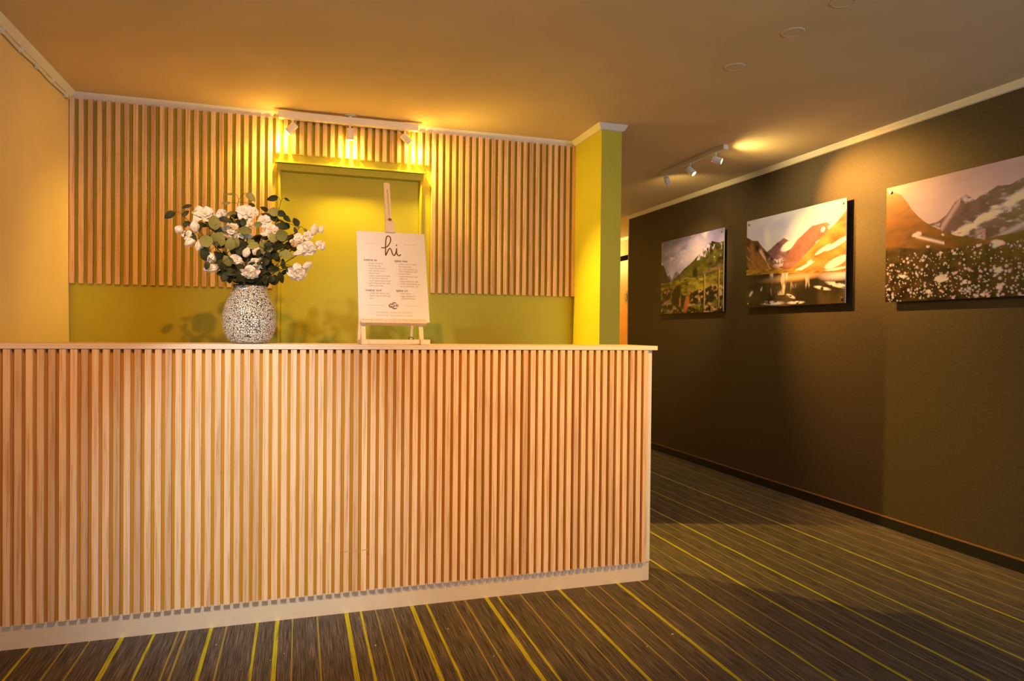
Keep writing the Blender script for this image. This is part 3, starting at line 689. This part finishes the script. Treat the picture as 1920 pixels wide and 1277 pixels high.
#  leafy branches: label, y, stem px points, leaves (px, py, length, width, tip angle, tone)
BR = [
 ('thin twig with four dark leaves sticking out far left', 2.97, [(420, 480), (372, 432), (343, 404)], [(318, 403, 22, 14, 215, 1), (350, 387, 19, 7, 200, 1), (348, 400, 17, 8, 45, 1), (347, 421, 11, 8, 100, 1), (372, 425, 16, 12, 120, 1)]),
 ('tall twig with slim arching leaves rising above the top centre', 3.03, [(455, 470), (445, 400), (448, 374)], [(432, 364, 19, 5, 185, 0), (424, 381, 18, 5, 190, 0), (470, 369, 25, 14, 320, 0), (434, 401, 18, 11, 195, 0), (472, 384, 14, 7, 160, 1), (437, 405, 12, 6, 200, 1)]),
 ('tall right twig with a dark teardrop leaf and a round one', 3.02, [(500, 470), (519, 410), (526, 379)], [(511, 372, 22, 12, 200, 1), (538, 374, 12, 5, 330, 1), (512, 397, 20, 17, 170, 0), (496, 392, 17, 9, 160, 1), (508, 407, 38, 13, 160, 1), (529, 416, 16, 6, 140, 1)]),
 ('right hand twig with dark leaves above the upper right blooms', 3.0, [(500, 480), (545, 445), (563, 425)], [(538, 410, 18, 11, 320, 1), (555, 416, 20, 13, 115, 1), (554, 432, 15, 7, 110, 1), (574, 433, 14, 6, 320, 0), (529, 425, 26, 13, 350, 1), (552, 448, 12, 6, 120, 1)]),
 ('branch with broad round leaves at the centre right', 2.90, [(478, 515), (500, 470), (528, 445)], [(529, 441, 25, 23, 20, 0), (498, 465, 26, 24, 350, 0), (512, 446, 20, 15, 110, 0), (524, 462, 26, 13, 10, 1), (535, 477, 29, 20, 350, 0), (516, 480, 18, 12, 40, 1)]),
 ('branch with large grey green leaves at the centre left', 2.89, [(455, 515), (420, 470), (395, 440)], [(402, 417, 28, 21, 100, 0), (422, 412, 25, 11, 350, 1), (405, 428, 19, 12, 220, 1), (386, 451, 28, 23, 110, 0), (409, 448, 28, 27, 60, 0), (432, 457, 24, 18, 90, 0), (443, 455, 22, 12, 80, 0)]),
 ('middle branch with leaves half covering the central blooms', 2.915, [(467, 520), (465, 460), (462, 430)], [(458, 432, 26, 15, 185, 0), (484, 421, 17, 11, 10, 0), (474, 461, 25, 13, 200, 0), (456, 416, 18, 12, 100, 1), (470, 453, 14, 9, 20, 0), (448, 470, 20, 13, 140, 1)]),
 ('low left branch with one round pale leaf and dark leaves', 2.895, [(450, 520), (415, 500), (388, 480)], [(427, 489, 22, 19, 120, 0), (384, 478, 24, 17, 120, 1), (388, 498, 16, 10, 260, 1), (422, 518, 22, 12, 240, 1), (434, 511, 20, 12, 200, 1), (410, 478, 20, 12, 150, 1)]),
 ('low right branch with dark hanging pointed leaves', 2.92, [(485, 520), (515, 500), (530, 495)], [(527, 521, 25, 11, 285, 1), (531, 495, 20, 9, 95, 1), (541, 507, 18, 9, 300, 1), (509, 522, 12, 6, 280, 1), (512, 505, 20, 12, 30, 1), (498, 490, 22, 14, 45, 1), (519, 508, 16, 8, 250, 0)]),
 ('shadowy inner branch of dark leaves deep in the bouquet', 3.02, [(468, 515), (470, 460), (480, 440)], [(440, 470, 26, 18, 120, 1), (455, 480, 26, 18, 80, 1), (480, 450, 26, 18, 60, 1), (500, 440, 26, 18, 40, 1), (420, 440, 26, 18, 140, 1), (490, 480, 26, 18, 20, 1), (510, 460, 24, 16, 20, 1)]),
]
for i, (lab, y, st, lv) in enumerate(BR):
    root = empty('leafy_branch', MOUTH - Vector((0, 0, .08)), lab, 'branch', 'leafy branches in the vase')
    sp = [on_y(a, b, y) for a, b in st]; nk = neck(sp[-1], i)
    path = curve([root_pt(i + 20), nk] + sp); bm = NB(); tube(bm, path, .0026, 6, .0012)
    fb = NB()
    ext = list(lv)
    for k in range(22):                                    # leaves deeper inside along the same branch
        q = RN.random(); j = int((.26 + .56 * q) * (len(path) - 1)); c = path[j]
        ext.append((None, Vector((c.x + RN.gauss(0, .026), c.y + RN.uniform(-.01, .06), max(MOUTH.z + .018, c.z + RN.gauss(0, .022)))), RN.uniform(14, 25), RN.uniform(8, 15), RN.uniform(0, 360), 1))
    for l in ext:
        c = l[1] if l[0] is None else on_y(l[0], l[1], y + RN.uniform(-.012, .012))
        b0 = leaf(fb, c, l[2] * PXM, l[3] * PXM, l[4], l[5])
        j = min(path, key=lambda q: (q - b0).length)
        if (j - b0).length < .12: tube(bm, curve([j, j.lerp(b0, .5) + Vector((0, 0, .004)), b0], 4), .0009, 5)
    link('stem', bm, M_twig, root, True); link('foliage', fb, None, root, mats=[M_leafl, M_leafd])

# ------------------------------------------------------------------ easel and sign
LEAN = math.radians(20.95); SB = Vector((.389, 2.93, 1.200))
eu = Vector((1, 0, 0)); ev = Vector((0, math.sin(LEAN), math.cos(LEAN))); en = eu.cross(ev)       # en points at the room
BOARD = Matrix(((eu.x, ev.x, en.x, SB.x), (eu.y, ev.y, en.y, SB.y), (eu.z, ev.z, en.z, SB.z), (0, 0, 0, 1)))
def uv(px, py):
    r = ray(px, py); t = en.dot(SB - O) / en.dot(r); p = O + r * t - SB; return p.dot(eu), p.dot(ev)
SW, SH = .301, .431
es = empty('tabletop_easel', (SB.x, 3.0, 1.104), 'pale wooden tabletop easel holding the welcome sign on the counter', 'easel')
zb = -.0115         # uprights sit just behind the board
def eb(name, a, m=M_easel, bev=.0015): bm = NB(); box(bm, *a, bev, BOARD); return link(name, bm, m, es)
bm = NB()      # slotted mast with rounded top
W, Lm = .0155, .690
outer = [(-W - .004, -.005), (W - .004, -.005)] + [(W - .011, Lm - .006), (W - .014, Lm), (-W - .006 + .003, Lm), (-W - .008, Lm - .006)]
sl = [(-.0058, .49), (-.0022, .49), (-.0064, .655), (-.0096, .655)]
fr, bk = -.0035, -.0155
def polyz(pts, z): return [bm.verts.new((a, b, z)) for a, b in pts]
oF, oB, sF, sB = polyz(outer, fr), polyz(outer, bk), polyz(sl, fr), polyz(sl, bk)
for o_, s_, flip in ((oF, sF, False), (oB, sB, True)):
    for q in ((o_[0], o_[1], s_[1], s_[0]), (o_[1], o_[2], s_[2], s_[1]), (o_[2], o_[3], o_[4], s_[3], s_[2]), (o_[4], o_[5], s_[3]), (o_[5], o_[0], s_[0], s_[3])):
        bm.faces.new(q if not flip else list(reversed(q)))
for R0, R1 in ((oF, oB), (sB, sF)):
    n_ = len(R0)
    for j in range(n_): bm.faces.new((R0[j], R1[j], R1[(j + 1) % n_], R0[(j + 1) % n_]))
bmesh.ops.transform(bm, matrix=BOARD, verts=bm.verts); bmesh.ops.recalc_face_normals(bm, faces=bm.faces); link('mast', bm, M_easel, es)
eb('top_clamp', (-.0255, .0165, .4315, .484, -.003, .010)); eb('top_clamp_lip', (-.0255, .0165, .426, .4345, .0045, .0125))
bm = NB(); T = BOARD @ Matrix.Translation((-.0035, .489, -.003))
lathe(bm, [(0, .019), (.005, .019), (.006, .016), (.006, .013), (.0022, .012), (.0022, 0)], 16, mtx=T); box(bm, -.0085, .0085, -.002, .002, .0145, .0175, .0008, T); link('clamp_screw', bm, M_brass, es)
eb('tray', (-.1425, .1355, -.0120, .0015, -.012, .018)); eb('tray_lip', (-.1425, .1355, .0015, .0065, .0145, .018))
for s in (-.131, .1135):
    bm = NB(); box(bm, s - .0095, s + .0095, -.083, .30, -.024, -.013, .0015, BOARD); link('upright', bm, M_easel, es)
eb('cross_rail', (-.1405, .123, .16, .185, -.034, -.0245))
for x0, x1, sgn in ((.2445, .2705, 0), (.489, .530, 1)):
    bm = NB(); box(bm, x0, x1, 2.862, 2.905, 1.1045, 1.1265, .002); box(bm, x0 + .002, x1 - .004 - .012 * sgn, 2.905, 3.125, 1.1045, 1.1245, .0015); link('foot_bar', bm, M_easel, es)
    p0 = BOARD @ Vector((-.131 if sgn == 0 else .100, .20, -.034)); bm = NB()
    a = Vector(((x0 + x1) / 2 - .004 - .02 * sgn, 3.105, 1.124)); d = (p0 - a); ln = d.length; q = d.to_track_quat('Z', 'Y').to_matrix().to_4x4()
    box(bm, -.006, .006, -.007, .007, 0, ln, .001, Matrix.Translation(a) @ q); link('prop_leg', bm, M_easel, es)
bm = NB(); box(bm, .2706, .4888, 2.872, 2.890, 1.1075, 1.1255, .0015); link('cross_bar', bm, M_easel, es)
bm = NB(); tube(bm, [(.455 + .010 * math.cos(a), 2.905, 1.1262 + .010 * math.sin(a)) for a in [PI * i / 10 for i in range(11)]], .0015, 6); link('cord_loop', bm, M_dark, es)

sg = empty('welcome_sign', SB, 'white sign board greeting hi with check in notes, standing on the easel', 'sign')
bm = NB(); box(bm, -SW / 2, SW / 2, .0, SH, -.003, .0, .0004, BOARD); link('board', bm, mat('sign_board_white', (0.86, 0.82, 0.80), 0.5), sg)
M_ink = mat('brown_ink', (0.13, 0.055, 0.022), 0.6); M_ink2 = mat('pale_brown_ink', (0.44, 0.31, 0.22), 0.6); M_rule = mat('faint_ink', (0.62, 0.50, 0.40), 0.6)
def at_uv(px, py, z=.0004):
    a, b = uv(px, py); return BOARD @ Matrix.Translation((a, b, z))
# hand written greeting
Z1 = lambda a, b: uv(660 + a / 12.775, 430 + b / 12.775)
Z2 = lambda a, b: uv(725 + a / 12.775, 430 + b / 12.775)
strokes = [[Z1(700, 440), Z1(760, 442), Z1(805, 432), Z1(850, 410), Z1(900, 340), Z1(925, 255), Z1(910, 190), Z1(865, 160), Z1(825, 195), Z1(808, 300), Z1(803, 430), Z1(805, 632)],
           [Z1(808, 632), Z1(840, 560), Z1(880, 480), Z2(80, 458), Z2(110, 500), Z2(140, 590), Z2(175, 628), Z2(205, 600), Z2(232, 520), Z2(235, 455)], [Z2(235, 460), Z2(240, 560), Z2(262, 615), Z2(298, 635), Z2(342, 604)]]
bm = NB()
for s in strokes:
    pts = curve([(a, b, .0005) for a, b in s], 8)
    Lp, Rp = [], []
    for i, p in enumerate(pts):
        t = (pts[min(i + 1, len(pts) - 1)] - pts[max(0, i - 1)]).normalized(); nrm = Vector((-t.y, t.x, 0)) * .0026
        Lp.append(bm.verts.new(p + nrm)); Rp.append(bm.verts.new(p - nrm))
    for i in range(len(pts) - 1): bm.faces.new((Lp[i], Rp[i], Rp[i + 1], Lp[i + 1]))
a, b = Z2(235, 383); vv = [bm.verts.new((a + .0034 * math.cos(2 * PI * j / 14), b + .0034 * math.sin(2 * PI * j / 14), .0005)) for j in range(14)]; bm.faces.new(vv)
bmesh.ops.transform(bm, matrix=BOARD, verts=bm.verts); bmesh.ops.recalc_face_normals(bm, faces=bm.faces); link('greeting', bm, M_ink, sg)
def colm(items):
    bm = NB()
    for kind, px, py, txt in items:
        if kind == 'h': text_mesh(txt, .0112, at_uv(px, py + 1.3), bm, spacing=1.12, bold=.00035, mi=0)
        else:
            if kind == 'b': text_mesh('\u2022', .011, at_uv(px - 4.2, py + 1.2), bm, mi=1)
            text_mesh(txt, .0103, at_uv(px, py + 1.2), bm, spacing=1.06, bold=.0001, mi=1)
    link('text_block', bm, None, sg, mats=[M_ink, M_ink2])
MID = mat('mid_ink', (0.46, 0.33, 0.24), .6)
colm([('h', 682, 487.5, 'CHECK IN'), ('b', 690.5, 493.2, 'check email in'), ('t', 690.7, 498, 'booking app'), ('b', 690.9, 502.8, 'read information'), ('t', 691.1, 507.3, 'and locate your'), ('t', 691.3, 512, 'apartment'),
         ('b', 691.5, 516.8, 'enter reserved code'), ('t', 691.7, 521.2, 'in key box next to'), ('t', 691.9, 526, 'your apartment door'), ('b', 692.1, 530.6, 'pull the key box and'), ('t', 692.3, 535.3, 'take your key'),
         ('h', 685.3, 544.5, 'CHECK OUT'), ('b', 693, 549.5, 'close the door and'), ('t', 693.2, 554.2, 'leave key in the key'), ('t', 693.4, 559, 'box'),
         ])
colm([('h', 739.6, 489.8, 'SJEKK INN'), ('b', 747.5, 495.2, 'sjekk e-post etter'), ('t', 747.7, 499.9, 'booking app'), ('b', 747.9, 504.8, 'les informasjon og'), ('t', 748.1, 509.2, 'finn leiligheten din'), ('b', 748.5, 513.6, 'bruk koden'),
         ('t', 748.9, 518.4, 'n\u00f8kkelboksen ved'), ('t', 749.1, 522.8, 'siden av'), ('t', 749.3, 527.6, 'leilighetsd\u00f8ren din'), ('b', 749.6, 532.2, 'trekk n\u00f8kkelboksen'), ('t', 749.8, 536.8, 'og ta n\u00f8kkelen din'),
         ('h', 743, 545.5, 'SJEKK UT'), ('b', 751, 550.6, 'lukk d\u00f8ren'), ('b', 751.3, 555.5, 'legg n\u00f8kkelen i'), ('t', 751.5, 560, 'n\u00f8kkelboksen')])
bm = NB()
text_mesh('INTERNET BJ\u00d8RGELSTUNET', .0095, at_uv(705, 587), bm, spacing=1.36, mi=2)
text_mesh('PASSORD: BJORGHAUG2020', .0095, at_uv(705, 592.6), bm, spacing=1.36, mi=2)
link('text_block', bm, None, sg, mats=[M_ink, M_ink2, MID])
for x0, y0, x1, y1 in ((684, 456.3, 709.5, 457), (756.5, 458.9, 781, 460), (689, 572.3, 719.5, 572.8), (760, 573.6, 788.5, 574.4)):
    a0, b0 = uv(x0, y0); a1, b1 = uv(x1, y1); bm = NB(); box(bm, a0, a1, (b0 + b1) / 2 - .0006, (b0 + b1) / 2 + .0006, .0001, .0004, 0, BOARD); link('rule_line', bm, M_rule, sg)
# wireless mark
wf = NB(); wc = uv(739.5, 573.4); WM = BOARD @ Matrix.Translation((wc[0], wc[1], 0))
def disc2(r, z, mi, cx=0, cy=0, sx=1, sy=1, n=28):
    vs_ = [wf.verts.new(WM @ Vector((cx + r * sx * math.cos(2 * PI * j / n), cy + r * sy * math.sin(2 * PI * j / n), z))) for j in range(n)]; f_ = wf.faces.new(vs_); f_.material_index = mi
def pill(x0, x1, h, z, mi):
    pts = []; n = 8; r = h
    for j in range(n + 1): a = -PI / 2 + PI * j / n; pts.append((x1 - r + r * math.cos(a), r * math.sin(a)))
    for j in range(n + 1): a = PI / 2 + PI * j / n; pts.append((x0 + r + r * math.cos(a), r * math.sin(a)))
    f_ = wf.faces.new([wf.verts.new(WM @ Vector((a, b, z))) for a, b in pts]); f_.material_index = mi
disc2(.0162, .0004, 0); pill(-.0255, .0285, .0112, .0007, 1); pill(-.0245, .0035, .0096, .0010, 0)
text_mesh('Wi', .0165, WM @ Matrix.Translation((-.0205, -.0057, .0013)), wf, bold=.0006, mi=1); text_mesh('Fi', .0165, WM @ Matrix.Translation((.0055, -.0057, .0013)), wf, bold=.0006, mi=0)
bmesh.ops.recalc_face_normals(wf, faces=wf.faces)
link('wireless_mark', wf, None, sg, mats=[M_ink, bpy.data.materials['sign_board_white']])

# ------------------------------------------------------------------ lights
POW = {'door_beam': (50, 30.5, 3), 'door_spill': (18, 11.5, 1.4), 'door_leak': (2.8, 1.65, .25), 'hall_beam_far': (66, 41, 13), 'hall_beam_mid': (240, 114, 17), 'hall_beam_near': (165, 70, 9), 'hall_spill': (18, 12.5, 4),
       'lobby_wash': (150, 60, 1), 'lobby_spot_centre': (118, 166, 176), 'lobby_spot_vase': (92, 98, 96), 'lobby_spot_end': (235, 132, 18), 'hall_lamp': (80, 52, 14), 'daylight': (56, 74, 88), 'world': (.2, .28, .4)}
def setc(ld, key):
    p = POW[key]; e = max(max(p), 1e-9); ld.energy = e; ld.color = tuple(c / e for c in p)
def spot(key, loc, target, ang, blend=0.5, r=0.02, gain=1.0):
    ld = bpy.data.lights.new(key, 'SPOT'); setc(ld, key); ld.energy *= gain; ld.spot_size = math.radians(ang); ld.spot_blend = blend; ld.shadow_soft_size = r
    o = bpy.data.objects.new(key, ld); C.objects.link(o); o.location = loc
    o.rotation_euler = (Vector(target) - Vector(loc)).to_track_quat('-Z', 'Y').to_euler(); return o
for mth, aim, gn, gs in ((m1, A1, .8, .6), (m2, A2, .9, .8), (m3, (.62, -.32, -.73), 4.2, 2.4)):
    spot('door_beam', mth, mth + Vector(aim), 56 if mth is m3 else 80, .95, .015, gn); spot('door_spill', mth, mth + Vector(aim), 168, 1.0, .02, gs)
for mth, aim, key in ((n1, B1, 'hall_beam_far'), (n2, B2, 'hall_beam_mid'), (n3, B3, 'hall_beam_near')):
    spot(key, mth, mth + Vector(aim), 62, 1.0, .015); spot('hall_spill', mth, mth + Vector(aim), 158, 1.0, .02)
for mth in (m1, m2, m3):
    ld = bpy.data.lights.new('door_leak', 'POINT'); setc(ld, 'door_leak'); ld.shadow_soft_size = .015
    o = bpy.data.objects.new('door_leak', ld); C.objects.link(o); o.location = mth
# ceiling spots on the lobby side of the counter (outside the frame, above and behind the camera)
spot('lobby_wash', (-.1, .75, 2.38), (.25, 3.0, .95), 92, .8, .025)
spot('lobby_spot_centre', (-.13, 1.0, 2.36), (-.14, 2.86, .47), 33, 1.0, .03)
spot('lobby_spot_vase', (-1.05, .9, 2.36), (-.15, 2.98, 1.42), 27, .9, .03)
spot('lobby_spot_end', (2.1, 1.2, 2.36), (1.15, 2.86, .6), 50, .9, .03)
# hallway lamp beyond the partition
pl = bpy.data.lights.new('hall_lamp', 'POINT'); setc(pl, 'hall_lamp'); pl.shadow_soft_size = .08
po = bpy.data.objects.new('hall_lamp', pl); C.objects.link(po); po.location = (3.6, 9.2, 2.2)
# daylight through the glazed opening behind the camera
ar = bpy.data.lights.new('daylight', 'AREA'); ar.shape = 'RECTANGLE'; ar.size = DX1 - DX0; ar.size_y = DZ; setc(ar, 'daylight')
ao = bpy.data.objects.new('daylight', ar); C.objects.link(ao); ao.location = ((DX0 + DX1) / 2, YF - .05, DZ / 2 + .02); ao.rotation_euler = (PI / 2, 0, 0)
w = bpy.data.worlds.new('sky'); sc.world = w; w.use_nodes = True
w.node_tree.nodes['Background'].inputs[0].default_value = (*POW['world'], 1); w.node_tree.nodes['Background'].inputs[1].default_value = 1.0
